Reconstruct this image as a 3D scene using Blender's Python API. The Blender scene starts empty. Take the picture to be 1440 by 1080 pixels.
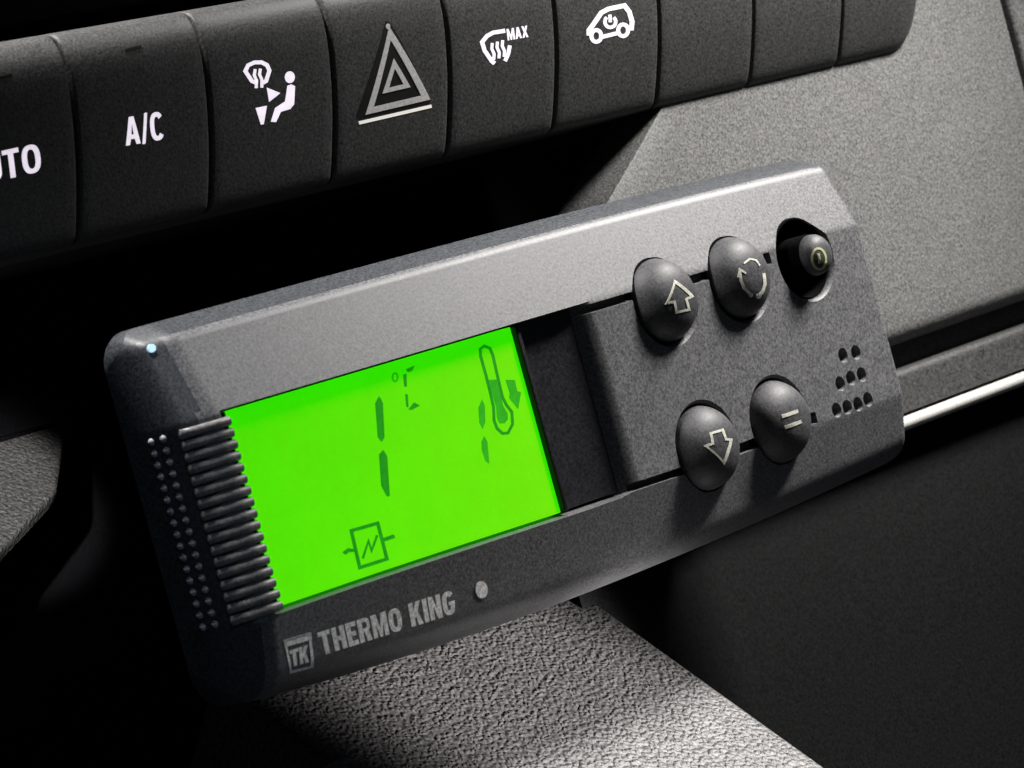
import bpy, bmesh, math, random
import numpy as np
from mathutils import Vector, Matrix
from mathutils.bvhtree import BVHTree
from mathutils.geometry import tessellate_polygon

# ------------------------------------------------------------------ scene, camera, light
S = bpy.context.scene
C = S.collection
MM = 0.001
# device space: x right along the controller, y up its face, z out of its face (mm); world: X = x, Y = -z, Z = y
def W(p): return Vector((p[0], -p[2], p[1])) * MM

FOC = 4500.0
RX, RY, RZ = 0.036608, 0.806666, 0.268051
TR = np.array([19.896225, 10.944891, -415.569068])
def rot(rx, ry, rz):
    X = np.array([[1, 0, 0], [0, math.cos(rx), -math.sin(rx)], [0, math.sin(rx), math.cos(rx)]])
    Y = np.array([[math.cos(ry), 0, math.sin(ry)], [0, 1, 0], [-math.sin(ry), 0, math.cos(ry)]])
    Z = np.array([[math.cos(rz), -math.sin(rz), 0], [math.sin(rz), math.cos(rz), 0], [0, 0, 1]])
    return Z @ X @ Y
CR = rot(RX, RY, RZ)
CP = -CR.T @ TR
cd = bpy.data.cameras.new('camera'); cam = bpy.data.objects.new('camera', cd); C.objects.link(cam)
cd.sensor_width = 36; cd.lens = FOC / 1440 * 36; cd.clip_start = 0.01; cd.clip_end = 10
m = Matrix.Identity(4)
for i in range(3):
    a = CR[i]
    m[0][i], m[1][i], m[2][i] = a[0], -a[2], a[1]
m.translation = W(CP)
cam.matrix_world = m
S.camera = cam
cd.dof.use_dof = True
cd.dof.focus_distance = 0.415
cd.dof.aperture_fstop = 90

wd = bpy.data.worlds.new('World'); S.world = wd; wd.use_nodes = True
wd.node_tree.nodes['Background'].inputs[0].default_value = (0.75, 0.85, 1.0, 1)
wd.node_tree.nodes['Background'].inputs[1].default_value = 0.03
S.view_settings.view_transform = 'Standard'; S.view_settings.look = 'None'
S.view_settings.exposure = 0; S.view_settings.gamma = 1

def aim(o, target):
    d = (W(target) - o.location).normalized()
    o.rotation_euler = d.to_track_quat('-Z', 'Y').to_euler()
def area(name, loc, target, sx, sy, power, col):
    l = bpy.data.lights.new(name, 'AREA'); l.shape = 'RECTANGLE'; l.size = sx * MM; l.size_y = sy * MM
    l.energy = power; l.color = col
    o = bpy.data.objects.new(name, l); C.objects.link(o); o.location = W(loc); aim(o, target); return o
def spot(name, loc, target, power, col, half_deg, blend, rad):
    l = bpy.data.lights.new(name, 'SPOT'); l.energy = power; l.color = col
    l.spot_size = math.radians(2 * half_deg); l.spot_blend = blend; l.shadow_soft_size = rad * MM
    o = bpy.data.objects.new(name, l); C.objects.link(o); o.location = W(loc); aim(o, target); return o
spot('cabin_lamp', (190, 205, 112), (62, 0, -10), 13.0, (1.0, 0.97, 0.93), 25, 1.0, 36)
spot('switch_top_fill', (-80, 200, -7), (-66, 50, -18), 3.8, (1.0, 0.97, 0.95), 30, 1.0, 14)  # added spot that brightens the switch tops; no such lamp known
spot('shoulder_fill', (60, -150, 230), (-15, -59, -8), 42.0, (1.0, 0.96, 0.95), 5.7, 0.7, 6)  # added narrow spot making the pool of light on the console wedge
spot('rear_shoulder_fill', (-260, 40, 160), (-60, -1.5, -70.5), 18.0, (1.0, 0.98, 0.95), 2.0, 0.5, 2)  # added tight beam that lights only the rear shoulder
spot('cool_left_fill', (-210, 190, 330), (-84, 0, -8), 0.5, (0.6, 0.82, 1.0), 6, 1.0, 3)  # weak bluish fill added near the camera for the controller's left end

# ------------------------------------------------------------------ pixel -> place helpers
def P(x, y, z=0.0):
    d = CR.T @ np.array([(x - 720) / FOC, -(y - 540) / FOC, -1.0])
    return CP + (z - CP[2]) / d[2] * d
def on(surf, x, y, n=25):
    # first hit of the sight line with the surface, marching in from the front
    hi = 8.0; z = hi
    while z > -45:
        p = P(x, y, z)
        if surf(p[0], p[1]) >= z: break
        hi = z; z -= 0.2
    lo = z
    for _ in range(n):
        mid = (lo + hi) / 2; p = P(x, y, mid)
        if surf(p[0], p[1]) >= mid: lo = mid
        else: hi = mid
    p = P(x, y, (lo + hi) / 2)
    return (p[0], p[1])

# ------------------------------------------------------------------ materials
def mat(name, col, rough=0.5, spec=0.5, grain=0.15, gscale=2600, bump=0.0, bscale=900, bkind='noise', emit=None, estr=0.0, coat=0.0, wear=0.0, bdist=0.0003):
    m = bpy.data.materials.new(name); m.use_nodes = True
    nt = m.node_tree; n = nt.nodes; l = nt.links; b = n['Principled BSDF']
    b.inputs['Roughness'].default_value = rough
    b.inputs['Specular IOR Level'].default_value = spec
    b.inputs['Base Color'].default_value = (*col, 1)
    if coat: b.inputs['Coat Weight'].default_value = coat; b.inputs['Coat Roughness'].default_value = 0.15
    tc = n.new('ShaderNodeTexCoord')
    if grain:
        nz = n.new('ShaderNodeTexNoise'); nz.inputs['Scale'].default_value = gscale; nz.inputs['Detail'].default_value = 2.0
        nz.inputs['Roughness'].default_value = 0.7
        l.new(tc.outputs['Object'], nz.inputs['Vector'])
        mr = n.new('ShaderNodeMapRange'); mr.inputs[1].default_value = 0.3; mr.inputs[2].default_value = 0.7
        mr.inputs[3].default_value = 1 - grain * 1.6; mr.inputs[4].default_value = 1 + grain * 1.6
        l.new(nz.outputs['Fac'], mr.inputs[0])
        big = n.new('ShaderNodeTexNoise'); big.inputs['Scale'].default_value = 160; big.inputs['Detail'].default_value = 3
        l.new(tc.outputs['Object'], big.inputs['Vector'])
        mb = n.new('ShaderNodeMapRange'); mb.inputs[1].default_value = 0.3; mb.inputs[2].default_value = 0.7
        mb.inputs[3].default_value = 0.96 - wear; mb.inputs[4].default_value = 1.04 + wear
        l.new(big.outputs['Fac'], mb.inputs[0])
        mu = n.new('ShaderNodeMath'); mu.operation = 'MULTIPLY'
        l.new(mr.outputs[0], mu.inputs[0]); l.new(mb.outputs[0], mu.inputs[1])
        vm = n.new('ShaderNodeVectorMath'); vm.operation = 'SCALE'
        vm.inputs[0].default_value = col
        l.new(mu.outputs[0], vm.inputs['Scale'])
        l.new(vm.outputs[0], b.inputs['Base Color'])
        rr = n.new('ShaderNodeMapRange'); rr.inputs[1].default_value = 0.3; rr.inputs[2].default_value = 0.7
        rr.inputs[3].default_value = max(0.05, rough - 0.07); rr.inputs[4].default_value = min(1, rough + 0.07)
        l.new(nz.outputs['Fac'], rr.inputs[0]); l.new(rr.outputs[0], b.inputs['Roughness'])
    if bump:
        bp = n.new('ShaderNodeBump'); bp.inputs['Strength'].default_value = bump; bp.inputs['Distance'].default_value = bdist
        if bkind == 'leather':
            wv = n.new('ShaderNodeTexNoise'); wv.inputs['Scale'].default_value = 500
            l.new(tc.outputs['Object'], wv.inputs['Vector'])
            mx = n.new('ShaderNodeVectorMath'); mx.operation = 'MULTIPLY_ADD'
            mx.inputs[1].default_value = (0.0012,) * 3
            l.new(wv.outputs['Color'], mx.inputs[0]); l.new(tc.outputs['Object'], mx.inputs[2])
            vo = n.new('ShaderNodeTexVoronoi'); vo.inputs['Scale'].default_value = bscale; vo.feature = 'SMOOTH_F1'
            vo.inputs['Smoothness'].default_value = 0.4
            l.new(mx.outputs[0], vo.inputs['Vector'])
            iv = n.new('ShaderNodeMath'); iv.operation = 'SUBTRACT'; iv.inputs[0].default_value = 1.0
            l.new(vo.outputs['Distance'], iv.inputs[1])
            l.new(iv.outputs[0], bp.inputs['Height'])
        else:
            bn = n.new('ShaderNodeTexNoise'); bn.inputs['Scale'].default_value = bscale; bn.inputs['Detail'].default_value = 4
            l.new(tc.outputs['Object'], bn.inputs['Vector']); l.new(bn.outputs['Fac'], bp.inputs['Height'])
        l.new(bp.outputs[0], b.inputs['Normal'])
    if emit:
        b.inputs['Emission Color'].default_value = (*emit, 1); b.inputs['Emission Strength'].default_value = estr
    return m
M = {}
M['case'] = mat('charcoal_plastic', (0.095, 0.095, 0.10), 0.52, 0.5, 0.42, 3000, 0.05, 2200)
M['dome'] = mat('dark_rubber', (0.045, 0.045, 0.049), 0.58, 0.45, 0.35, 2600, 0.1, 2200)
M['bezel'] = mat('black_window_plastic', (0.012, 0.012, 0.015), 0.4, 0.4, 0.3)
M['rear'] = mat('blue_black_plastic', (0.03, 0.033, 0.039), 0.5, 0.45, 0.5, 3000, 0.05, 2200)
M['stud'] = mat('pale_stud_plastic', (0.30, 0.31, 0.33), 0.4, 0.5, 0.3)
M['rib'] = mat('grey_ribbed_plastic', (0.17, 0.165, 0.16), 0.4, 0.5, 0.25)
M['lcd'] = mat('green_lit_lcd', (0.17, 0.06, 0.0), 0.8, 0.05, 0.05, emit=(0.024, 0.76, 0.0), estr=1.0)
M['ink'] = mat('dark_green_lcd_segment', (0.01, 0.03, 0.005), 0.6, 0.15, 0.12, 3000, emit=(0.005, 0.26, 0.002), estr=1.0)
M['ink2'] = mat('faded_green_lcd_segment', (0.02, 0.03, 0.005), 0.6, 0.15, 0.12, 3000, emit=(0.01, 0.37, 0.002), estr=1.0)
M['print'] = mat('pale_print', (0.52, 0.52, 0.45), 0.6, 0.3, 0.2)
M['brand'] = mat('grey_print', (0.8, 0.79, 0.78), 0.5, 0.4, 0.25)
M['power'] = mat('yellowish_print', (0.40, 0.42, 0.22), 0.6, 0.3, 0.1)
M['fascia'] = mat('grey_grained_dash_plastic', (0.109, 0.109, 0.107), 0.65, 0.35, 0.42, 2600, 0.35, 1500)
M['ledge'] = mat('dark_grey_dash_plastic', (0.032, 0.0315, 0.031), 0.6, 0.35, 0.5, 2200, 0.3, 1300)
M['void'] = mat('black_cavity_plastic_and_shade', (0.0022, 0.0022, 0.0027), 0.95, 0.04, 0.6)
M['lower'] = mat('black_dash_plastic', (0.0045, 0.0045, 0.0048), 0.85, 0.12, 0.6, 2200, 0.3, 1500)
M['trim'] = mat('silver_trim', (0.62, 0.61, 0.58), 0.3, 0.6, 0.08)
M['trim'].node_tree.nodes['Principled BSDF'].inputs['Metallic'].default_value = 0.3
M['leather'] = mat('leather_grain_plastic', (0.040, 0.039, 0.0385), 0.5, 0.45, 0.4, 2600, 0.6, 1500, 'leather', bdist=0.0004)
M['switch'] = mat('black_switch_plastic', (0.046, 0.046, 0.046), 0.55, 0.4, 0.45, 3000, 0.15, 2000)
M['gap'] = mat('black_gap_plastic', (0.006, 0.006, 0.006), 0.7, 0.2, 0.2)
M['lit'] = mat('backlit_symbol', (0.7, 0.68, 0.7), 0.5, 0.3, 0.06, emit=(0.88, 0.80, 0.92), estr=0.85)
M['litline'] = mat('backlit_line', (0.6, 0.6, 0.56), 0.5, 0.3, 0.1, emit=(0.75, 0.72, 0.66), estr=0.7)
M['hazard'] = mat('grey_hazard_print', (0.34, 0.335, 0.325), 0.5, 0.4, 0.2, emit=(0.5, 0.48, 0.48), estr=0.3)  # printed, not backlit; a slight glow in the colour lifts it
def uneven(m, scale, lo, hi):
    n = m.node_tree.nodes; l = m.node_tree.links; b = n['Principled BSDF']
    tc = n.new('ShaderNodeTexCoord'); nz = n.new('ShaderNodeTexNoise'); nz.inputs['Scale'].default_value = scale; nz.inputs['Detail'].default_value = 6
    nz.inputs['Roughness'].default_value = 0.75
    mr = n.new('ShaderNodeMapRange'); mr.inputs[1].default_value = 0.3; mr.inputs[2].default_value = 0.7; mr.inputs[3].default_value = lo; mr.inputs[4].default_value = hi
    l.new(tc.outputs['Object'], nz.inputs['Vector']); l.new(nz.outputs['Fac'], mr.inputs[0]); l.new(mr.outputs[0], b.inputs['Emission Strength'])
uneven(M['lcd'], 35, 0.92, 1.07); uneven(M['ink'], 700, 0.8, 1.25); uneven(M['ink2'], 700, 0.8, 1.25); uneven(M['lit'], 900, 0.72, 0.95)
M['glow'] = mat('pale_blue_glint', (0.4, 0.5, 0.6), 0.5, 0.3, 0.0, emit=(0.32, 0.62, 0.85), estr=0.75)  # glow put into the colour for the corner highlight
M['groove'] = mat('black_recess_paint', (0.008, 0.008, 0.008), 0.6, 0.2, 0.2)

# ------------------------------------------------------------------ object helpers
def link(name, me, parent=None, material=None, smooth=35):
    """me is in device mm; origin at the centre of its box"""
    v = np.empty(len(me.vertices) * 3); me.vertices.foreach_get('co', v); v = v.reshape(-1, 3)
    w = np.c_[v[:, 0], -v[:, 2], v[:, 1]] * MM
    o = bpy.data.objects.new(name, me)
    c = (w.min(0) + w.max(0)) / 2
    me.vertices.foreach_set('co', (w - c).ravel()); me.update()
    C.objects.link(o)
    ploc = Vector((0, 0, 0)); q = parent
    while q is not None:
        ploc += q.location; q = q.parent
    o.location = Vector(c) - ploc
    if parent is not None: o.parent = parent
    if material: 
        if len(me.materials): me.materials[0] = material
        else: me.materials.append(material)
    if smooth:
        me.polygons.foreach_set('use_smooth', [True] * len(me.polygons))
        me.set_sharp_from_angle(angle=math.radians(smooth))
    return o
def thing(name, label, cat, base, group=None):
    o = bpy.data.objects.new(name, None); C.objects.link(o); o.location = W(base)
    o.empty_display_size = 0.01
    o['label'] = label; o['category'] = cat
    if group: o['group'] = group
    return o
def mesh(name, verts, faces):
    me = bpy.data.meshes.new(name); me.from_pydata([tuple(float(c) for c in v) for v in verts], [], faces); me.update()
    bm = bmesh.new(); bm.from_mesh(me); bmesh.ops.recalc_face_normals(bm, faces=bm.faces); bm.to_mesh(me); bm.free()
    return me
def grid_solid(name, top, back):
    """closed solid from a grid of points top[i][j] and the same grid dropped to z = back (function of i,j or number)"""
    ni, nj = len(top), len(top[0]); V = []; F = []
    for i in range(ni):
        for j in range(nj): V.append(top[i][j])
    for i in range(ni - 1):
        for j in range(nj - 1):
            a = i * nj + j; F.append((a, a + 1, a + nj + 1, a + nj))
    border = [(i, 0) for i in range(ni)] + [(ni - 1, j) for j in range(1, nj)] + [(i, nj - 1) for i in range(ni - 2, -1, -1)] + [(0, j) for j in range(nj - 2, 0, -1)]
    k0 = len(V)
    for (i, j) in border:
        p = top[i][j]; V.append((p[0], p[1], back))
    n = len(border)
    for k in range(n):
        a = border[k][0] * nj + border[k][1]; b = border[(k + 1) % n][0] * nj + border[(k + 1) % n][1]
        F.append((a, b, k0 + (k + 1) % n, k0 + k))
    F.append(tuple(k0 + k for k in range(n)))
    return mesh(name, V, F)
def box_me(x0, x1, y0, y1, z0, z1, bev=0.0, seg=3):
    bm = bmesh.new(); bmesh.ops.create_cube(bm, size=1)
    for v in bm.verts:
        v.co = Vector((x0 + (v.co.x + .5) * (x1 - x0), y0 + (v.co.y + .5) * (y1 - y0), z0 + (v.co.z + .5) * (z1 - z0)))
    if bev: bmesh.ops.bevel(bm, geom=bm.edges[:], offset=bev, segments=seg, profile=0.5, affect='EDGES')
    me = bpy.data.meshes.new('box'); bm.to_mesh(me); bm.free(); return me
def revolve_me(cx, cy, prof, n=56):
    """prof: (r, z) from the axis outwards; closed at both ends"""
    V = []; F = []
    for (r, z) in prof:
        for k in range(n):
            a = 2 * math.pi * k / n; V.append((cx + r * math.cos(a), cy + r * math.sin(a), z))
    for i in range(len(prof) - 1):
        for k in range(n):
            a = i * n + k; b = i * n + (k + 1) % n; F.append((a, b, b + n, a + n))
    F.append(tuple(range(n))); F.append(tuple((len(prof) - 1) * n + k for k in range(n)))
    return mesh('revolve', V, F)
def join_me(mes):
    bm = bmesh.new()
    for q in mes: bm.from_mesh(q)
    out = bpy.data.meshes.new('joined'); bm.to_mesh(out); bm.free(); return out
def prism_me(polys, surf, lift=0.06, sink=0.15, sub=0.6, is_px=True):
    """thin raised marks on a surface z = surf(x, y): polys are outlines, given in photo pixels or in mm"""
    bm = bmesh.new()
    for poly in polys:
        loops = [poly[0]] + list(poly[1]) if isinstance(poly, tuple) else [poly]
        v2 = [[Vector((p[0], p[1], 0)) for p in ([on(surf, *q) for q in lp] if is_px else lp)] for lp in loops]
        tris = tessellate_polygon(v2)
        b2 = bmesh.new()
        vs = [b2.verts.new(v) for lp in v2 for v in lp]
        for t in tris:
            try: b2.faces.new([vs[i] for i in t])
            except ValueError: pass
        for _ in range(5):
            long = [e for e in b2.edges if e.calc_length() > sub]
            if not long: break
            bmesh.ops.subdivide_edges(b2, edges=long, cuts=1)
            bmesh.ops.triangulate(b2, faces=b2.faces[:])
        for f in b2.faces:
            f.normal_update()
            if f.normal.z < 0: f.normal_flip()
        r = bmesh.ops.extrude_face_region(b2, geom=b2.faces[:])
        up = [g for g in r['geom'] if isinstance(g, bmesh.types.BMVert)]
        ups = set(up)
        for v in b2.verts:
            s = surf(v.co.x, v.co.y)
            v.co.z = s + (lift if v in ups else -sink)
        bmesh.ops.recalc_face_normals(b2, faces=b2.faces)
        t = bpy.data.meshes.new('t'); b2.to_mesh(t); b2.free(); bm.from_mesh(t); bpy.data.meshes.remove(t)
    out = bpy.data.meshes.new('marks'); bm.to_mesh(out); bm.free(); return out
def stroke(pts, w, closed=False):
    """outline quads of a thick polyline in photo pixels, with mitred joints; list of polygons"""
    n = len(pts); out = []; L = []; R_ = []
    for i in range(n):
        p = np.array(pts[i], float)
        a = np.array(pts[(i - 1) % n], float) if (closed or i > 0) else None
        b = np.array(pts[(i + 1) % n], float) if (closed or i < n - 1) else None
        d1 = (p - a) / (np.linalg.norm(p - a) + 1e-9) if a is not None else None
        d2 = (b - p) / (np.linalg.norm(b - p) + 1e-9) if b is not None else None
        if d1 is None: d1 = d2
        if d2 is None: d2 = d1
        n1 = np.array([-d1[1], d1[0]]); n2 = np.array([-d2[1], d2[0]])
        mt = n1 + n2; mt /= np.linalg.norm(mt) + 1e-9
        s = w / 2 / max(0.45, mt @ n1)
        L.append(tuple(p + mt * s)); R_.append(tuple(p - mt * s))
    rng = range(n) if closed else range(n - 1)
    for i in rng:
        j = (i + 1) % n
        out.append([L[i], L[j], R_[j], R_[i]])
    return out
def ell(cx, cy, rx, ry, n=20, tilt=0.0, a0=0, a1=360):
    o = []
    full = (a1 - a0) >= 360
    for k in range(n if full else n + 1):
        t = math.radians(a0 + (a1 - a0) * k / n)
        x, y = rx * math.cos(t), ry * math.sin(t)
        o.append((cx + x * math.cos(tilt) - y * math.sin(tilt), cy + x * math.sin(tilt) + y * math.cos(tilt)))
    return o
def zm(pts, ox, oy, s): return [(ox + p[0] / s, oy + p[1] / s) for p in pts]
def sup(cx, cy, rx, ry, a0, a1, n, p=2.5):
    o = []
    for k in range(n + 1):
        t = math.radians(a0 + (a1 - a0) * k / n); c, d = math.cos(t), math.sin(t)
        o.append((cx + rx * math.copysign(abs(c) ** (2 / p), c), cy + ry * math.copysign(abs(d) ** (2 / p), d)))
    return o
def glyph(ch, t=0.23):
    """bold condensed capitals in a box of height 1: width, list of (outline, holes)"""
    h = t * 0.8
    if ch == 'T': w = .64; c = w / 2; return w, [([(c - t / 2, 0), (c + t / 2, 0), (c + t / 2, 1 - h), (w, 1 - h), (w, 1), (0, 1), (0, 1 - h), (c - t / 2, 1 - h)], [])]
    if ch == 'H': w = .68; return w, [([(0, 0), (t, 0), (t, .5 - h / 2), (w - t, .5 - h / 2), (w - t, 0), (w, 0), (w, 1), (w - t, 1), (w - t, .5 + h / 2), (t, .5 + h / 2), (t, 1), (0, 1)], [])]
    if ch == 'E': w = .56; return w, [([(0, 0), (w, 0), (w, h), (t, h), (t, .5 - h / 2), (w - .05, .5 - h / 2), (w - .05, .5 + h / 2), (t, .5 + h / 2), (t, 1 - h), (w, 1 - h), (w, 1), (0, 1)], [])]
    if ch == 'I': return t, [([(0, 0), (t, 0), (t, 1), (0, 1)], [])]
    if ch == 'M': w = .86; return w, [([(0, 0), (t * .9, 0), (t * .9, .62), (w / 2 - .07, 0), (w / 2 + .07, 0), (w - t * .9, .62), (w - t * .9, 0), (w, 0), (w, 1), (w - t * 1.15, 1), (w / 2, .38), (t * 1.15, 1), (0, 1)], [])]
    if ch == 'N': w = .7; return w, [([(0, 0), (t, 0), (t, .58), (w - t, 0), (w, 0), (w, 1), (w - t, 1), (w - t, .42), (t, 1), (0, 1)], [])]
    if ch == 'K': w = .7; return w, [([(0, 0), (t, 0), (t, .3), (t + .09, .41), (w - t * 1.15, 0), (w, 0), (t + .22, .58), (w - .02, 1), (w - t * 1.2, 1), (t, .58), (t, 1), (0, 1)], [])]
    if ch == 'A': w = .72; return w, [([(0, 0), (t, 0), (t + .06, .2), (w - t - .06, .2), (w - t, 0), (w, 0), (w / 2 + t * .58, 1), (w / 2 - t * .58, 1)], [[(t + .1, .36), (w - t - .1, .36), (w / 2, .78)]])]
    if ch == 'X': w = .7; return w, [([(0, 0), (t * 1.2, 0), (w / 2, .33), (w - t * 1.2, 0), (w, 0), (w / 2 + t * .62, .5), (w, 1), (w - t * 1.2, 1), (w / 2, .67), (t * 1.2, 1), (0, 1), (w / 2 - t * .62, .5)], [])]
    if ch == '/': w = .36; return w, [([(0, -.04), (t * .72, -.04), (w, 1.04), (w - t * .72, 1.04)], [])]
    if ch == 'U': w = .68; return w, [([(0, 1)] + sup(w / 2, .32, w / 2, .32, 180, 360, 12) + [(w, 1), (w - t, 1)] + sup(w / 2, .34, w / 2 - t, .34 - h, 360, 180, 10) + [(t, 1)], [])]
    if ch == 'O': w = .72; return w, [(sup(w / 2, .5, w / 2, .5, 0, 360, 28)[:-1], [sup(w / 2, .5, w / 2 - t, .5 - h, 0, 360, 24)[:-1]])]
    if ch == 'C': w = .68; return w, [(sup(w / 2, .5, w / 2, .5, 38, 322, 24) + sup(w / 2, .5, w / 2 - t, .5 - h, 318, 42, 20), [])]
    if ch == 'G': w = .72; return w, [(sup(w / 2, .5, w / 2, .5, 40, 318, 24) + [(w, .55), (w * .5, .55), (w * .5, .4), (w - t, .4)] + sup(w / 2, .5, w / 2 - t, .5 - h, 318, 44, 18), [])]
    if ch == 'R': w = .68; return w, [([(0, 0), (t, 0), (t, .4), (.33, .4), (w - t * 1.1, 0), (w, 0), (w * .82, .44)] + sup(w * .6, .71, w * .38, .29, -40, 90, 10) + [(0, 1)], [[(t, .57), (t, .84)] + sup(w * .57, .705, w * .16, .135, 90, -90, 8)])]
    return .3, []
def text_me(txt, quad, surf, t=0.23, gap=0.1, lift=0.04, sub=0.5):
    """lettering laid on a surface inside the corners TL, TR, BR, BL (photo pixels)"""
    Q = [np.array(on(surf, *q)) for q in quad]
    x = 0; items = []
    for ch in txt:
        w, polys = glyph(ch, t)
        items += [([(x + p[0], p[1]) for p in o], [[(x + p[0], p[1]) for p in h] for h in hs]) for (o, hs) in polys]
        x += w + gap
    tot = x - gap
    def mp(p):
        u = p[0] / tot; v = p[1]
        q = (Q[3] * (1 - u) + Q[2] * u) * (1 - v) + (Q[0] * (1 - u) + Q[1] * u) * v
        return (q[0], q[1])
    polys = [([mp(p) for p in o], [[mp(p) for p in h] for h in hs]) for (o, hs) in items]
    return prism_me(polys, surf, lift, 0.15, sub, False)
def boolean(me, cutters):
    o = bpy.data.objects.new('b', me); C.objects.link(o); tmp = []
    for c in cutters:
        q = bpy.data.objects.new('c', c); C.objects.link(q); tmp.append(q)
        md = o.modifiers.new('b', 'BOOLEAN'); md.operation = 'DIFFERENCE'; md.object = q; md.solver = 'EXACT'
    dg = bpy.context.evaluated_depsgraph_get()
    r = bpy.data.meshes.new_from_object(o.evaluated_get(dg))
    for q in tmp + [o]: bpy.data.objects.remove(q)
    return r

# ------------------------------------------------------------------ the dashboard around the controller
dash = thing('dashboard', 'grey and black moulded plastic dashboard behind the controller with a silver trim line', 'dashboard', (60, -36, -30))

def loft_x(profile, x0, x1, nx=2):
    """profile (y, z) closed ring swept along x with end caps"""
    V = []; F = []; n = len(profile)
    for i in range(nx):
        x = x0 + (x1 - x0) * i / (nx - 1)
        for (y, z) in profile: V.append((x, y, z))
    for i in range(nx - 1):
        for k in range(n):
            a = i * n + k; b = i * n + (k + 1) % n; F.append((a, b, b + n, a + n))
    F.append(tuple(range(n))); F.append(tuple((nx - 1) * n + k for k in range(n)))
    return mesh('loft', V, F)

# upper fascia: left end follows the slanting edge of the open recess, with a sloping return facet
DZ = -4.0
left = [(72, 66.0), (40, 48.0), (25.6, 40.4), (21.4, 34.2), (14.3, 23.4), (4.0, 12.0), (-8.0, 6.0), (-16.2, 4.0)]
def shift(pr): return [(y, z + DZ) for (y, z) in pr]
def left_x(y):
    for (a, xa), (b, xb) in zip(left, left[1:]):
        if y >= b: return xb + (xa - xb) * (y - b) / (a - b)
    return left[-1][1]
ys = [(72, -22.0)] + [(y, -22.0) for y in (60, 50, 40, 34, 29, 25.6, 23, 21.4, 19, 17, 14.3, 11, 8, 4, 0, -4, -8, -12, -15.2)]
ys += [(-15.2 - 2.9 * math.sin(t), -22 - 2.9 * (1 - math.cos(t))) for t in np.linspace(0.2, math.pi / 2, 8)] + [(-18.15, -36.0)]
rows = []
for (y, z) in ys:
    lx = left_x(max(y, -16.2)); r = []
    for (dx, dz) in ((1.5, -10.6), (0.1, -10.2), (0.0, -0.4), (0.12, -0.12), (0.4, 0.0)):
        r.append((lx + dx, y + dx * -0.12, min(z, -22 + dz) if dz < -0.1 else z))
    for k in range(1, 13): r.append((lx + 0.4 + (130.8 - lx - 0.4) * k / 12, y, z))
    r += [(131.9, y, min(z, -22.3)), (132.5, y, min(z, -23.4)), (132.6, y, -36.0)]
    rows.append([(p[0], p[1], p[2] + DZ) for p in r])
V = [p for r in rows for p in r]; nj = len(rows[0])
F = [(i * nj + j, i * nj + j + 1, (i + 1) * nj + j + 1, (i + 1) * nj + j) for i in range(len(rows) - 1) for j in range(nj - 1)]
fascia = link('fascia_panel', mesh('f', V, F), dash, M['fascia'], 40)
fascia['label'] = 'large pale grey fine grained panel right of the controller'
# the neighbouring panel right of the seam
side = link('side_panel', box_me(133.8, 230, -30, 90, -64, -26, 1.2), dash, M['fascia'])
# ledge under the crease, silver trim, black lower panel
R5 = [(-21.8 - 1.3 + 1.3 * math.cos(t), -23.6 + 1.3 * math.sin(t)) for t in np.linspace(0, math.pi / 2, 6)]
ledge = link('ledge', loft_x(shift([(-21.8, -36)] + R5 + [(-25, -22.1), (-28.2, -21.6), (-28.2, -36)]), 4.5, 230, 40), dash, M['ledge'])
tp = [(-29.75 + 1.1 * math.cos(t), -22.2 + 1.4 * math.sin(t)) for t in np.linspace(0, math.pi, 13)]
trim = link('trim_strip', loft_x(shift([(tp[0][0], -30)] + tp + [(tp[-1][0], -30)]), 5.0, 230, 30), dash, M['trim'])
low = [(-31.2, -34), (-31.2, -26.5), (-31.8, -25.4), (-33, -25.0), (-60, -25.0), (-150, -22), (-150, -34)]
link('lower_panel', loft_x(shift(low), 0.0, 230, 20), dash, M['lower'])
# cavity behind everything; near-black colour also stands in for shade at lower left
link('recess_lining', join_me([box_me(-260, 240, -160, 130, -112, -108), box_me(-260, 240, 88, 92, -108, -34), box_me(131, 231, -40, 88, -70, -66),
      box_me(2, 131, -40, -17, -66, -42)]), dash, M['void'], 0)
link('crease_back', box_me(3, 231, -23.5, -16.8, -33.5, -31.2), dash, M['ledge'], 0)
up = link('upper_surround', loft_x([(53.2, -27), (53.2, -80), (88, -80), (88, -25), (60, -25), (55, -26)], -260, 20, 10), dash, M['void'])

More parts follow.
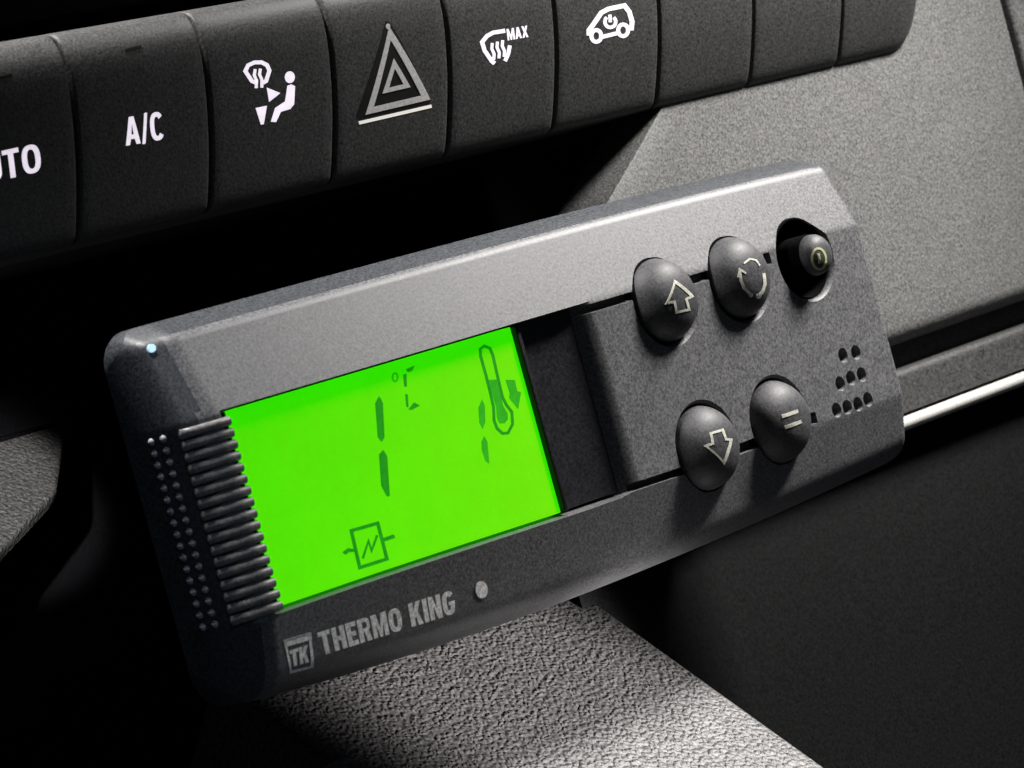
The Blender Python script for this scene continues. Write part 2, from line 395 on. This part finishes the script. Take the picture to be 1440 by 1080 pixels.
# ------------------------------------------------------------------ sloping leather-grain console below
K = 1.15; A0 = P(832, 840, -30)
D0 = K * A0[1] + A0[2]
def slope_z(y): return D0 - K * y
con = thing('console', 'sloping leather grained grey console shoulder below the controller', 'console', (-60, -100, -20))
xe = lambda y: A0[0] + (A0[1] - y) * 0.055       # right edge
rows = []
nn = np.array([K, 1.0]) / math.hypot(K, 1)       # normal in (y, z)
def slope_piece(name, ys_, left_of, right_of, parent, bev=1.2, thick=25):
    rows = []
    for y in ys_:
        z = slope_z(y); r = []
        xl_, xr_ = left_of(y), right_of(y)
        r.append((xl_, y - thick * nn[0], z - thick * nn[1]))
        for t in np.linspace(math.pi / 2, 0.25, 5):
            o_ = bev * (1 - math.cos(t)); r.append((xl_ + bev - bev * math.sin(t), y - o_ * nn[0], z - o_ * nn[1]))
        for x in np.linspace(xl_ + bev, xr_ - bev, 24): r.append((x, y, z))
        for t in np.linspace(0.25, math.pi / 2, 5):
            o_ = bev * (1 - math.cos(t)); r.append((xr_ - bev + bev * math.sin(t), y - o_ * nn[0], z - o_ * nn[1]))
        r.append((xr_, y - thick * nn[0], z - thick * nn[1]))
        rows.append(r)
    V = [p for r in rows for p in r]; nj = len(rows[0])
    F = [(i * nj + j, i * nj + j + 1, (i + 1) * nj + j + 1, (i + 1) * nj + j) for i in range(len(rows) - 1) for j in range(nj - 1)]
    return link(name, mesh('s', V, F), parent, M['leather'], 50)
slope_piece('shoulder', np.concatenate([np.linspace(-30, -38, 8), np.linspace(-39, -110, 26)]), lambda y: -57.5, xe, con)
def patch_right(y): return float(np.interp(y, [-12, -8, -3.4, 2, 4.6, 4.9], [-74, -64.5, -50.0, -42.0, -38.6, -38.4]))  # edge cut where light ends; the shadow boundary is put into the shape
rear = slope_piece('rear_shoulder', np.linspace(4.8, -12, 22), lambda y: -130.0, patch_right, con, 0.8, 2.0)
link('rear_lip', loft_x([(4.8, slope_z(4.8)), (5.4, slope_z(4.8) - 0.6), (5.4, slope_z(4.8) - 12), (3, slope_z(4.8) - 12)], -130, -39.5, 4), con, M['void'])

# ------------------------------------------------------------------ row of dashboard switches
sw = thing('switch_panel', 'curved row of black dashboard switches with glowing white symbols above the controller', 'switch panel', (-10, 26, -40))
PROF = [(25.9, -26.3), (26.1, -25.7), (27.0, -24.8), (30.0, -23.3), (34.0, -21.6), (38.0, -20.2), (42.0, -19.1), (45.0, -18.6), (47.5, -18.6), (49.3, -19.3), (50.2, -20.5), (50.6, -22.5)]
_py = [p[0] for p in PROF]; _pz = [p[1] for p in PROF]
def smooth_prof(n=46):
    # Catmull-Rom through the profile
    out = []
    q = [PROF[0]] + PROF + [PROF[-1]]
    for i in range(1, len(q) - 2):
        for t in np.linspace(0, 1, 6)[:-1]:
            p0, p1, p2, p3 = [np.array(a) for a in q[i - 1:i + 3]]
            out.append(tuple(0.5 * (2 * p1 + (p2 - p0) * t + (2 * p0 - 5 * p1 + 4 * p2 - p3) * t * t + (3 * p1 - p0 - 3 * p2 + p3) * t ** 3)))
    out.append(PROF[-1]); return out
SP = smooth_prof()
_sy = np.maximum.accumulate([p[0] for p in SP]) + np.arange(len(SP)) * 1e-6; _sz = np.array([p[1] for p in SP])
def bar_z(x, y): return float(np.interp(y, _sy, _sz))
def switch_me(x0, x1, corner=0.0):
    xs = [x0, x0 + 0.08, x0 + 0.25, x0 + 0.55] + list(np.linspace(x0 + 2, x1 - 2, 8)) + [x1 - 0.55, x1 - 0.25, x1 - 0.08, x1]
    drops = [0.7, 0.3, 0.08, 0.01] + [0] * 8 + [0.01, 0.08, 0.3, 0.7]
    top = []
    for x, d in zip(xs, drops):
        col = []
        cy = 0.0
        if corner and x > x1 - corner:
            cy = corner - math.sqrt(max(0, corner ** 2 - (x - x1 + corner) ** 2))
        for (y, z) in SP:
            yy = y + cy * max(0, (50.7 - y)) / 24.8 if corner else y
            col.append((x, yy, z - d - (0.0)))
        top.append(col)
    return grid_solid('switch', top, -40)
DIV = [-114.2, -92.6, -71.0, -49.5, -27.8, -6.0, 15.8, 38.4, 60.6, 83.1, 106.8]
sw_labels = ['blank switch left of the AUTO switch', 'switch with glowing AUTO lettering', 'switch with glowing A/C lettering', 'switch with glowing airflow and seated figure symbol',
             'switch with grey hazard triangle', 'switch with glowing MAX windscreen symbol', 'switch with glowing car recirculation symbol',
             'blank switch right of the car symbol', 'blank switch second from the right end', 'blank end switch with rounded lower corner']
keys = []
g = 0.17
for i in range(len(DIV) - 1):
    last = i == len(DIV) - 2
    xs_ = (DIV[i] + g, DIV[i + 1] - g)
    if last:
        top = []
        xs = [xs_[0], xs_[0] + 0.08, xs_[0] + 0.25, xs_[0] + 0.55] + list(np.linspace(xs_[0] + 2, xs_[1] - 9, 6)) + [xs_[1] - 9 + 9 * math.sin(t) for t in np.linspace(0.12, math.pi / 2, 14)]
        for k, x in enumerate(xs):
            d = [0.7, 0.3, 0.08, 0.01][k] if k < 4 else 0
            cy = 9 - math.sqrt(max(0, 81 - max(0, x - (xs_[1] - 9)) ** 2))
            e = max(0, x - (xs_[1] - 2.0)); d += 2.0 - math.sqrt(max(0, 4 - e * e))
            top.append([(x, 25.9 + cy + (y - 25.9) * (24.8 - cy) / 24.8, z - d) for (y, z) in SP])
        me = grid_solid('switch', top, -40)
    else:
        me = switch_me(*xs_)
    k = link('switch_button', me, sw, M['switch'], 50)
    k['label'] = sw_labels[i]
    keys.append(k)
link('switch_housing', loft_x([(26.6, -27.0), (30, -25.2), (48, -22.0), (50.4, -24.0), (52.0, -40), (52, -90), (26.6, -90)], -150, 97.0, 30), sw, M['gap'])

B = lambda polys, sub=0.9: prism_me(polys, bar_z, 0.05, 0.12, sub)
link('lettering', text_me('AUTO', [(-56, 225), (54, 201), (59, 241), (-51, 265)], bar_z, 0.2, 0.09), keys[1], M['lit'], 0)
link('lettering', text_me('A/C', [(174, 166), (228, 156), (232, 196), (177, 205)], bar_z, 0.2, 0.09), keys[2], M['lit'], 0)
for kk, (x, y) in ((1, (6, 108)), (2, (188, 68))):
    link('indicator_window', B([[(x - 12, y + 1), (x + 10, y - 5), (x + 11, y - 1), (x - 10, y + 5)]]), keys[kk], M['gap'], 0)
Z0 = lambda pts: [(p[0] / 3, p[1] / 3) for p in pts]
vent = stroke(Z0([(1082, 350), (1062, 342), (1034, 300), (1046, 276), (1072, 264), (1102, 263), (1126, 275), (1136, 298), (1122, 342), (1108, 350)]), 5.4)
vent += stroke(Z0([(1076, 292), (1072, 318), (1082, 340), (1080, 372)]), 4) + stroke(Z0([(1098, 290), (1094, 314), (1104, 336), (1104, 370)]), 4)
vent += [Z0([(1125, 370), (1182, 393), (1135, 430)]), Z0([(1078, 456), (1125, 446), (1112, 524), (1100, 526)])]
link('airflow_symbol', B(vent), keys[3], M['lit'], 0)
man = [Z0(ell(1222, 326, 21, 25, 16)), Z0([(1212, 362), (1228, 356), (1244, 364), (1240, 440), (1224, 460), (1184, 472), (1164, 515), (1142, 514), (1160, 456), (1202, 428)])]
link('seated_figure_symbol', B(man), keys[3], M['lit'], 0)
Z1 = lambda pts: [(480 + p[0] / 3, p[1] / 3) for p in pts]
link('triangle_recess', prism_me([Z1([(186, 86), (208, 100), (376, 428), (372, 440), (70, 506), (62, 486)])], bar_z, 0.015, 0.12, 0.9), keys[4], M['groove'], 0)
link('hazard_triangle', prism_me(stroke(Z1([(203, 140), (355, 412), (118, 468)]), 8.4, True) + stroke(Z1([(222, 268), (276, 362), (186, 383)]), 6.2, True) + [Z1(ell(196, 112, 9, 12, 10))], bar_z, 0.09, 0.12, 0.9), keys[4], M['hazard'], 0)
link('lit_line', B(stroke(Z1([(74, 519), (380, 448)]), 4.6)), keys[4], M['litline'], 0)
mx = stroke(Z1([(690, 130), (640, 138), (614, 152), (593, 178), (604, 214), (634, 258), (646, 268)]), 5.6) + stroke(Z1([(710, 192), (704, 226), (690, 258)]), 5.2)
for (x, y) in ((636, 182), (658, 176), (680, 170)): mx += stroke(Z1([(x, y), (x - 2, y + 24), (x + 8, y + 46), (x + 6, y + 70)]), 4.0)
link('windscreen_symbol', B(mx), keys[5], M['lit'], 0)
link('lettering', text_me('MAX', [(712, 41), (741, 36), (743, 52), (714, 57)], bar_z, 0.2, 0.09), keys[5], M['lit'], 0)
car = stroke(Z1([(1044, 150), (1044, 128), (1062, 104), (1096, 54), (1126, 38), (1194, 24), (1214, 50), (1226, 92), (1222, 128)]), 6.4)
car += stroke(Z1([(1100, 156), (1164, 140)]), 5.4)
car += stroke(Z1(ell(1075, 152, 21, 25, 16)), 5.2, True) + stroke(Z1(ell(1188, 128, 21, 25, 16)), 5.2, True)
car += stroke(Z1(ell(1134, 92, 23, 24, 14, 0, -50, 230)), 4.6) + stroke(Z1([(1132, 62), (1134, 94)]), 4.4)
link('car_symbol', B(car), keys[6], M['lit'], 0)

# ------------------------------------------------------------------ the controller
unit = thing('controller', 'charcoal refrigeration controller with glowing green display and five round buttons', 'controller', (-20, -33, -10))
XL, XR = -84.6, 45.2
def ytop(x): return 14.3 - 0.9 * ((x + 19.8) / 64.5) ** 2 * (1 if x > -19.8 else 0.25)
def ybot(x): return -32.9 + 1.5 * ((x + 19.8) / 64.5) ** 2 * (1 if x > -19.8 else 2.0)
def seam_t(x): return 2.32
def seam_b(x): return -21.0 - 1.2 / (1 + math.exp(-(x + 30) / 12.0)) + 0.4 / (1 + math.exp((x + 60) / 8))
def band(x, y):
    a = max(0, y - seam_t(x)); b = max(0, seam_b(x) - y)
    s = 0.36
    return s * a + 0.26 * b
def face_z(x, y):
    """front skin of the housing"""
    z = -band(x, y)
    dt = ytop(x) - y; db = y - ybot(x); dl = x - XL; dr = XR - x
    e = 0.0
    def q(d, w, D):      # rounded edge: D deep over width w
        if d >= w: return 0.0
        t = 1 - max(0, d) / w
        return D * (1 - math.sqrt(max(0, 1 - t ** 2)))
    if dt < 2.3: e += 3.4 * (1 - max(0, dt) / 2.3) ** 1.25
    e += q(db, 3.4, 4.0)
    if dl < 5.2: e += 0.45 * min(4.6, max(0, 5.2 - dl)) + q(dl, 2.2, 6.0)
    e += q(dr, 1.7, 4.0)
    return max(z - e, -9.8)
RC = 4.2
def edge_c(x):
    d = min(x - XL, XR - x)
    return 0 if d >= RC else RC - math.sqrt(max(0, RC * RC - (RC - d) ** 2))
def dense(a, b, fine, n):
    return [a] + [a + d for d in fine] + list(np.linspace(a + fine[-1], b - fine[-1], n))[1:-1] + [b - d for d in reversed(fine)] + [b]
fineX = [0.04, 0.12, 0.25, 0.45, 0.7, 1.0, 1.4, 1.8, 2.2, 2.7, 3.2, 4.0, 4.6, 5.2, 6.0]
XS = dense(XL, XR, fineX, 150)
TS = [0.04, 0.12, 0.25, 0.45, 0.7, 1.0, 1.4, 1.8, 2.3, 2.9, 3.6, 4.4]
top = []
for x in XS:
    c = edge_c(x); a = ybot(x) + c; b = ytop(x) - c
    yy = [a] + [a + d for d in TS]
    yy += list(np.linspace(a + TS[-1], seam_b(x) - 0.15, 8))[1:] + [seam_b(x) + 0.15]
    yy += list(np.linspace(seam_b(x) + 0.15, seam_t(x) - 0.15, 34))[1:] + [seam_t(x) + 0.15]
    yy += list(np.linspace(seam_t(x) + 0.15, b - TS[-1], 12))[1:] + [b - d for d in reversed(TS[:-1])] + [b]
    top.append([(x, y, face_z(x, y)) for y in yy])
shell = grid_solid('housing', top, -10.4)

# openings
BTN = [(0.0, 0.0), (15.77, 0.0), (30.65, 0.0), (0.47, -19.98), (16.24, -19.98)]
def hole(cx, cy, r, depth=-7):
    return revolve_me(cx, cy, [(r + 1.0, 1.6), (r + 0.46, 0.02), (r + 0.14, -0.3), (r, -0.6), (r, depth)], 64)
cuts = []
# display window, rounded slope at its right end; left end runs out through the rounded side
wx = [-78.7] + list(np.linspace(-78.6, -30.0, 12)) + [-29.0, -24.0, -18.0, -17.0, -16.4, -15.8, -15.2, -14.5, -13.9, -13.8]
wz = [-4.6] + [-4.6] * 12 + [-4.6, -4.6, -3.4, -2.1, -1.45, -0.9, -0.5, -0.18, 0.02, 3.0]
V = []; F = []
for x, z in zip(wx, wz):
    a, b = seam_b(x) + 0.02, seam_t(x) - 0.02
    lo = z
    zz = 3.0
    V += [(x, a, min(lo, 2.9)), (x, b + 0.3, min(lo, 2.9)), (x, b + 0.3, zz), (x, a - 1.0, zz)]
for i in range(len(wx) - 1):
    for k in range(4):
        a = i * 4 + k; b = i * 4 + (k + 1) % 4; F.append((a, b, b + 4, a + 4))
F.append((0, 1, 2, 3)); F.append(tuple((len(wx) - 1) * 4 + k for k in range(4)))
cuts.append(mesh('w', V, F))
# grooves above and below the button plate
def groove(pts, w0, w1, depth):
    V = []; F = []
    for (x, y) in pts: V += [(x, y - w0, -depth), (x, y + w1, -depth), (x, y + w1, 3), (x, y - w0 - 0.85, 3)]
    for i in range(len(pts) - 1):
        for k in range(4):
            a = i * 4 + k; b = i * 4 + (k + 1) % 4; F.append((a, b, b + 4, a + 4))
    F.append((0, 1, 2, 3)); F.append(tuple((len(pts) - 1) * 4 + k for k in range(4)))
    return mesh('g', V, F)
gx = [-15.6, -8, -3]
cuts.append(groove([(-15.8, 1.75), (-5.0, 1.75)], 0.35, 0.5, 1.8))
cuts.append(groove([(5.0, 1.55), (10.5, 1.55)], 0.45, 0.55, 1.6))
cuts.append(groove([(21.9, 1.35), (23.3, 1.35)], 0.55, 0.75, 1.6))
cuts.append(groove([(-15.8, seam_b(-15.8) + 0.48), (-4.8, seam_b(-4.8) + 0.4)], 0.35, 0.4, 1.8))
cuts.append(groove([(5.2, -21.6), (11.0, -21.6)], 0.5, 0.65, 1.6))
cuts.append(groove([(22.4, -21.1), (23.9, -21.2)], 0.5, 0.75, 1.6))
DOTS = [(1184, 501), (1202, 497), (1180, 541), (1195, 533), (1210, 528), (1175, 578), (1190, 574), (1205, 570), (1219, 563)]
for (x, y) in DOTS:
    p = P(x, y - 1, -0.2)
    cuts.append(revolve_me(p[0], p[1], [(1.6, 1.0), (1.06, 0.02), (0.76, -0.4), (0.74, -3.0)], 20))
for (bx, by) in BTN: cuts.append(hole(bx, by, 5.85 if (bx, by) != BTN[2] else 5.75))
shell = boolean(shell, cuts)
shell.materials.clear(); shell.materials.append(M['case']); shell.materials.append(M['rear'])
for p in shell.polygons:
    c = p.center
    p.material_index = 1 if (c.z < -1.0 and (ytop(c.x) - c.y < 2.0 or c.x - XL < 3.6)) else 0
link('housing', shell, unit, M['case'], 42)
link('inner_board', join_me([box_me(-12, 41, -27.5, 7.5, -7.4, -6.6), box_me(-80, -15, -20, 1, -9.5, -9.1), box_me(-79, -15, 2.0, 2.58, -6, -3.5)]), unit, M['void'], 0)

# display
lcd = [P(313, 581, -1.6), P(722, 461.5, -1.6), P(785, 713, -1.6), P(386, 856, -1.6)]
LX0, LX1 = -76.4, (lcd[1][0] + lcd[2][0]) / 2
bp_ = [(LX1 + 0.95, -2.5), (-23, -2.4), (-20.5, -2.3), (-18.4, -2.05), (-17.2, -1.75), (-16.7, -1.6)]
bez = link('display_bezel', grid_solid('bezel', [[(x, seam_b(-25) + 0.1, z), (x, -9.0, z), (x, 2.4, z)] for (x, z) in bp_], -4.3), unit, M['bezel'])
link('display_edge', box_me(LX1 + 0.1, LX1 + 0.9, seam_b(LX1) + 0.1, 2.3, -4.0, -1.0, 0.2), bez, M['bezel'])
V = []; F = []
def lcd_y(x, top):
    return 2.30 if top else seam_b(x) + 0.06
q = [(LX0, lcd_y(LX0, 0)), (-60, lcd_y(-60, 0)), (-45, lcd_y(-45, 0)), (LX1 - 0.2, lcd_y(LX1, 0)), (LX1 - 0.2, 2.28), (-60, 2.28), (LX0, 2.28)]
def slab(poly, z0, z1):
    n = len(poly); V = [(p[0], p[1], z1) for p in poly] + [(p[0], p[1], z0) for p in poly]
    F = [tuple(range(n)), tuple(range(2 * n - 1, n - 1, -1))] + [(i, (i + 1) % n, n + (i + 1) % n, n + i) for i in range(n)]
    return mesh('slab', V, F)
ZL = -1.6
screen = link('display_screen', slab(q, -4.4, ZL), unit, M['lcd'], 0)
flat = lambda x, y: ZL
Z5 = lambda pts: zm(pts, 460, 440, 3.375)
def seg(name, polys, mt, label=None, lift=0.03):
    o = link(name, prism_me(polys, flat, lift, 0.1, 50), screen, mt, 0)
    if label: o['label'] = label
    return o
seg('digit_segment', [Z5([(245, 395), (256, 410), (264, 430), (272, 592), (258, 612), (240, 590), (228, 430)])], M['ink'])
seg('digit_segment', [Z5([(266, 650), (285, 682), (297, 868), (284, 872), (256, 820), (246, 672)])], M['ink'])
seg('digit_segment', [Z5([(735, 410), (748, 440), (750, 520), (738, 552), (722, 520), (718, 450)])], M['ink2'])
seg('digit_segment', [Z5([(745, 585), (760, 610), (769, 716), (750, 700), (734, 650), (732, 610)])], M['ink2'])
seg('degree_symbol', stroke(Z5(ell(322, 306, 12, 20, 16)), 2.2, True), M['ink2'])
seg('unit_letter', [Z5([(372, 268), (415, 250), (404, 274), (384, 282)]), Z5([(360, 294), (376, 288), (378, 350), (366, 350)]), Z5([(370, 384), (382, 388), (386, 448), (376, 446)]), Z5([(385, 458), (412, 425), (440, 440), (402, 460)])], M['ink'])
seg('thermometer_symbol', stroke(Z5([(745, 157), (772, 168), (786, 200), (806, 290), (832, 400), (850, 436), (876, 470), (880, 528), (858, 570), (832, 572), (806, 548), (792, 510), (790, 450), (772, 370), (752, 290), (728, 205), (726, 172)]), 3.9, True), M['ink'])
seg('thermometer_fluid', [Z5([(764, 318), (806, 316), (836, 442), (856, 476), (858, 505), (842, 524), (818, 524), (806, 500), (802, 448)])], M['ink2'], lift=0.02)
seg('down_arrow_symbol', [Z5([(846, 318), (890, 318), (902, 372), (920, 376), (906, 456), (864, 404), (866, 380)])], M['ink2'])
Z8 = lambda pts: zm(pts, 240, 700, 2.769)
seg('defrost_symbol', stroke(Z8([(703, 128), (806, 99), (842, 238), (736, 272)]), 4.8, True) + [Z8([(668, 212), (690, 196), (716, 200), (716, 210), (694, 212), (680, 222)]), Z8([(828, 156), (868, 142), (874, 156), (832, 170)])]
    + stroke(Z8([(748, 236), (770, 168), (782, 206), (804, 146)]), 3.6), M['ink'])

# ribbed strip left of the display, wrapping over the rounded side
ribs = []; NR = 17; bumps = []
def tube(path, r, n=10):
    V = []; F = []
    for (x, yy, z) in path:
        for k in range(n):
            a = 2 * math.pi * k / n; V.append((x, yy + r * math.cos(a), z - 0.12 + 0.42 * math.sin(a)))
    for a in range(len(path) - 1):
        for k in range(n): F.append((a * n + k, a * n + (k + 1) % n, (a + 1) * n + (k + 1) % n, (a + 1) * n + k))
    F.append(tuple(range(n))); F.append(tuple((len(path) - 1) * n + k for k in range(n)))
    return mesh('r', V, F)
rnd = random.Random(4)
xl = [on(face_z, 250 + f * 64, 624 + f * 250)[0] for f in (0.1, 0.5, 0.9)]; xl = sum(xl) / 3
xc = [sum(on(face_z, a + f * 70, 626 + f * 252)[0] for f in (0.1, 0.5, 0.9)) / 3 for a in (214, 232)]
for i in range(NR):
    f = i / (NR - 1)
    y = 1.2 + f * (-20.35 - 1.2)
    e = -77.75 + rnd.uniform(-0.06, 0.06)
    ribs.append(tube([(e + (xl - e) * t, y, face_z(e + (xl - e) * t, -8.0) * (1 - 0.4 * t) + 0.12) for t in np.linspace(0, 1, 14)], 0.55))
    for xx in xc:
        zz = face_z(xx, -8); d = (face_z(xx + 0.1, -8) - face_z(xx - 0.1, -8)) / 0.2; nx, nz = -d / math.hypot(d, 1), 1 / math.hypot(d, 1)
        b = revolve_me(0, 0, [(0.01, 0.34), (0.2, 0.3), (0.36, 0.18), (0.46, 0.0), (0.46, -0.6)], 14)
        for v in b.vertices:
            v.co = Vector((xx + nx * v.co.z + nz * v.co.x, y + v.co.y, zz + nz * v.co.z - nx * v.co.x))
        bumps.append(b)
strip = link('ribbed_strip', join_me(ribs), unit, M['rib'], 50)
link('rib_backing', box_me(-78.65, LX0, -20.9, 2.3, -4.5, -1.9), unit, M['void'], 0)
link('studs', join_me(bumps), strip, M['stud'], 60)

# buttons
def dome(r):
    t = min(1, r / 5.62)
    return -1.2 + 4.3 * (1 - t ** 2.5) ** (1 / 1.9)
def dome_me(cx, cy):
    prof = [(0.01, dome(0))] + [(r, dome(r)) for r in (0.6, 1.2, 1.8, 2.4, 3.0, 3.5, 4.0, 4.4, 4.7, 5.0, 5.2, 5.4, 5.52, 5.59, 5.62)] + [(5.62, -6.0)]
    return revolve_me(cx, cy, prof, 72)
def dsurf(cx, cy): return lambda x, y: dome(math.hypot(x - cx, y - cy))
Z6 = lambda pts: zm(pts, 820, 280, 3.376)
Z7 = lambda pts: zm(pts, 860, 440, 3.376)
sym = {
 0: ('up_arrow', stroke(Z6([(434, 392), (516, 462), (488, 476), (502, 525), (442, 538), (432, 488), (396, 494)]), 3.4, True), 'round button with an outlined up arrow'),
 1: ('circling_arrows', stroke(Z6([(742, 340), (748, 385), (764, 424), (796, 458)]), 3.6) + stroke(Z6([(736, 372), (742, 334), (772, 352)]), 2.8)
     + stroke(Z6([(856, 352), (862, 405), (850, 440), (830, 464)]), 4.2) + [Z6(ell(796, 456, 9, 11, 10)), Z6(ell(832, 462, 12, 12, 10))]
     + stroke(Z6([(762, 306), (790, 284), (820, 290), (838, 316)]), 2.4), 'round button with circling arrows'),
 3: ('down_arrow', stroke(Z7([(470, 572), (526, 556), (542, 600), (566, 602), (532, 712), (446, 634), (480, 620)]), 3.4, True), 'round button with an outlined down arrow'),
 4: ('equals_sign', stroke(Z7([(808, 492), (884, 466)]), 5.0) + stroke(Z7([(822, 544), (900, 516)]), 5.0), 'round button with an equals sign'),
}
for i, (bx, by) in enumerate(BTN):
    if i == 2: continue
    b = link('push_button', dome_me(bx, by), unit, M['dome'], 40); b['label'] = sym[i][2]
    link(sym[i][0], prism_me(sym[i][1], dsurf(bx, by), 0.07, 0.1, 0.5), b, M['print'], 0)
bx, by = BTN[2]
prof = [(0.01, 3.55), (0.8, 3.5), (1.5, 3.36), (2.1, 3.05), (2.5, 2.6), (2.75, 2.1), (2.82, 1.7), (2.82, 1.2)]
pw = link('power_button', revolve_me(bx, by, prof, 56), unit, M['dome'], 40); pw['label'] = 'small recessed power button with a yellowish ring'
link('nub_shade_sleeve', revolve_me(bx, by, [(0.5, 1.25), (2.95, 1.25), (3.0, 1.1), (3.05, -6.4)], 48), pw, M['void'], 30)  # black sleeve: shade on the nub's sides put into its colour
_pr = [p[0] for p in prof]; _pz2 = [p[1] for p in prof]
psurf = lambda x, y: float(np.interp(math.hypot(x - bx, y - by), _pr, _pz2))
link('power_ring', prism_me(stroke(Z6(ell(1119, 284, 33, 50, 26, -0.1)), 3.0, True) + stroke(Z6([(1116, 258), (1122, 306)]), 3.2), psurf, 0.06, 0.1, 0.4), pw, M['power'], 0)
def liner(cx, cy, ro, ri):
    return mesh('liner', *ring(cx, cy, ro, ri, -0.75, -6.5))
def ring(cx, cy, ro, ri, z1, z0, n=56):
    V = []; F = []
    for (rr, z) in ((ro, z1), (ri, z1), (ri, z0), (ro, z0)):
        for k in range(n):
            a = 2 * math.pi * k / n; V.append((cx + rr * math.cos(a), cy + rr * math.sin(a), z))
    for i in range(4):
        for k in range(n):
            F.append((i * n + k, i * n + (k + 1) % n, ((i + 1) % 4) * n + (k + 1) % n, ((i + 1) % 4) * n + k))
    return V, F
link('button_wells', join_me([box_me(24, 37.5, -7, 7, -6.5, -6.2)] + [liner(x, y, 5.8 if k != 2 else 5.7, 5.66 if k != 2 else 5.45) for k, (x, y) in enumerate(BTN)]), unit, M['void'], 30)

# marks on the lower band
link('brand_lettering', text_me('THERMO KING', [(446, 890), (637, 829), (642, 862), (453, 922)], face_z, 0.25, 0.085, 0.02), unit, M['brand'], 0)
lg = stroke(Z8([(444, 558), (540, 530), (550, 658), (466, 680)]), 3.4, True) + [Z8([(440, 554), (546, 524), (549, 552), (446, 582)])]
logo = link('logo', prism_me(lg, face_z, 0.04, 0.1, 0.5), unit, M['brand'], 0)
link('monogram', text_me('TK', zm([(462, 596), (534, 572), (538, 640), (470, 660)], 240, 700, 2.769), face_z, 0.26, 0.04, 0.03), logo, M['brand'], 0)
link('indicator_dot', prism_me([ell(676.5, 829.5, 8.6, 12, 24, -0.1)], face_z, 0.12, 0.15, 0.5), unit, M['brand'], 0)['label'] = 'round pale dot right of the printed lettering'
link('mount_light_blocker', join_me([box_me(-66, 30, -27, 10, -28, -10.3, 2.0)]), unit, M['gap'])  # black box behind the controller, widened to keep lamp light off the console
link('corner_glint', prism_me([ell(212, 490, 5.5, 6, 14)], face_z, 0.25, 0.15, 0.5), unit, M['glow'])['label'] = 'tiny pale blue painted glint on the corner'  # small glowing disc painted in as the glint on the housing
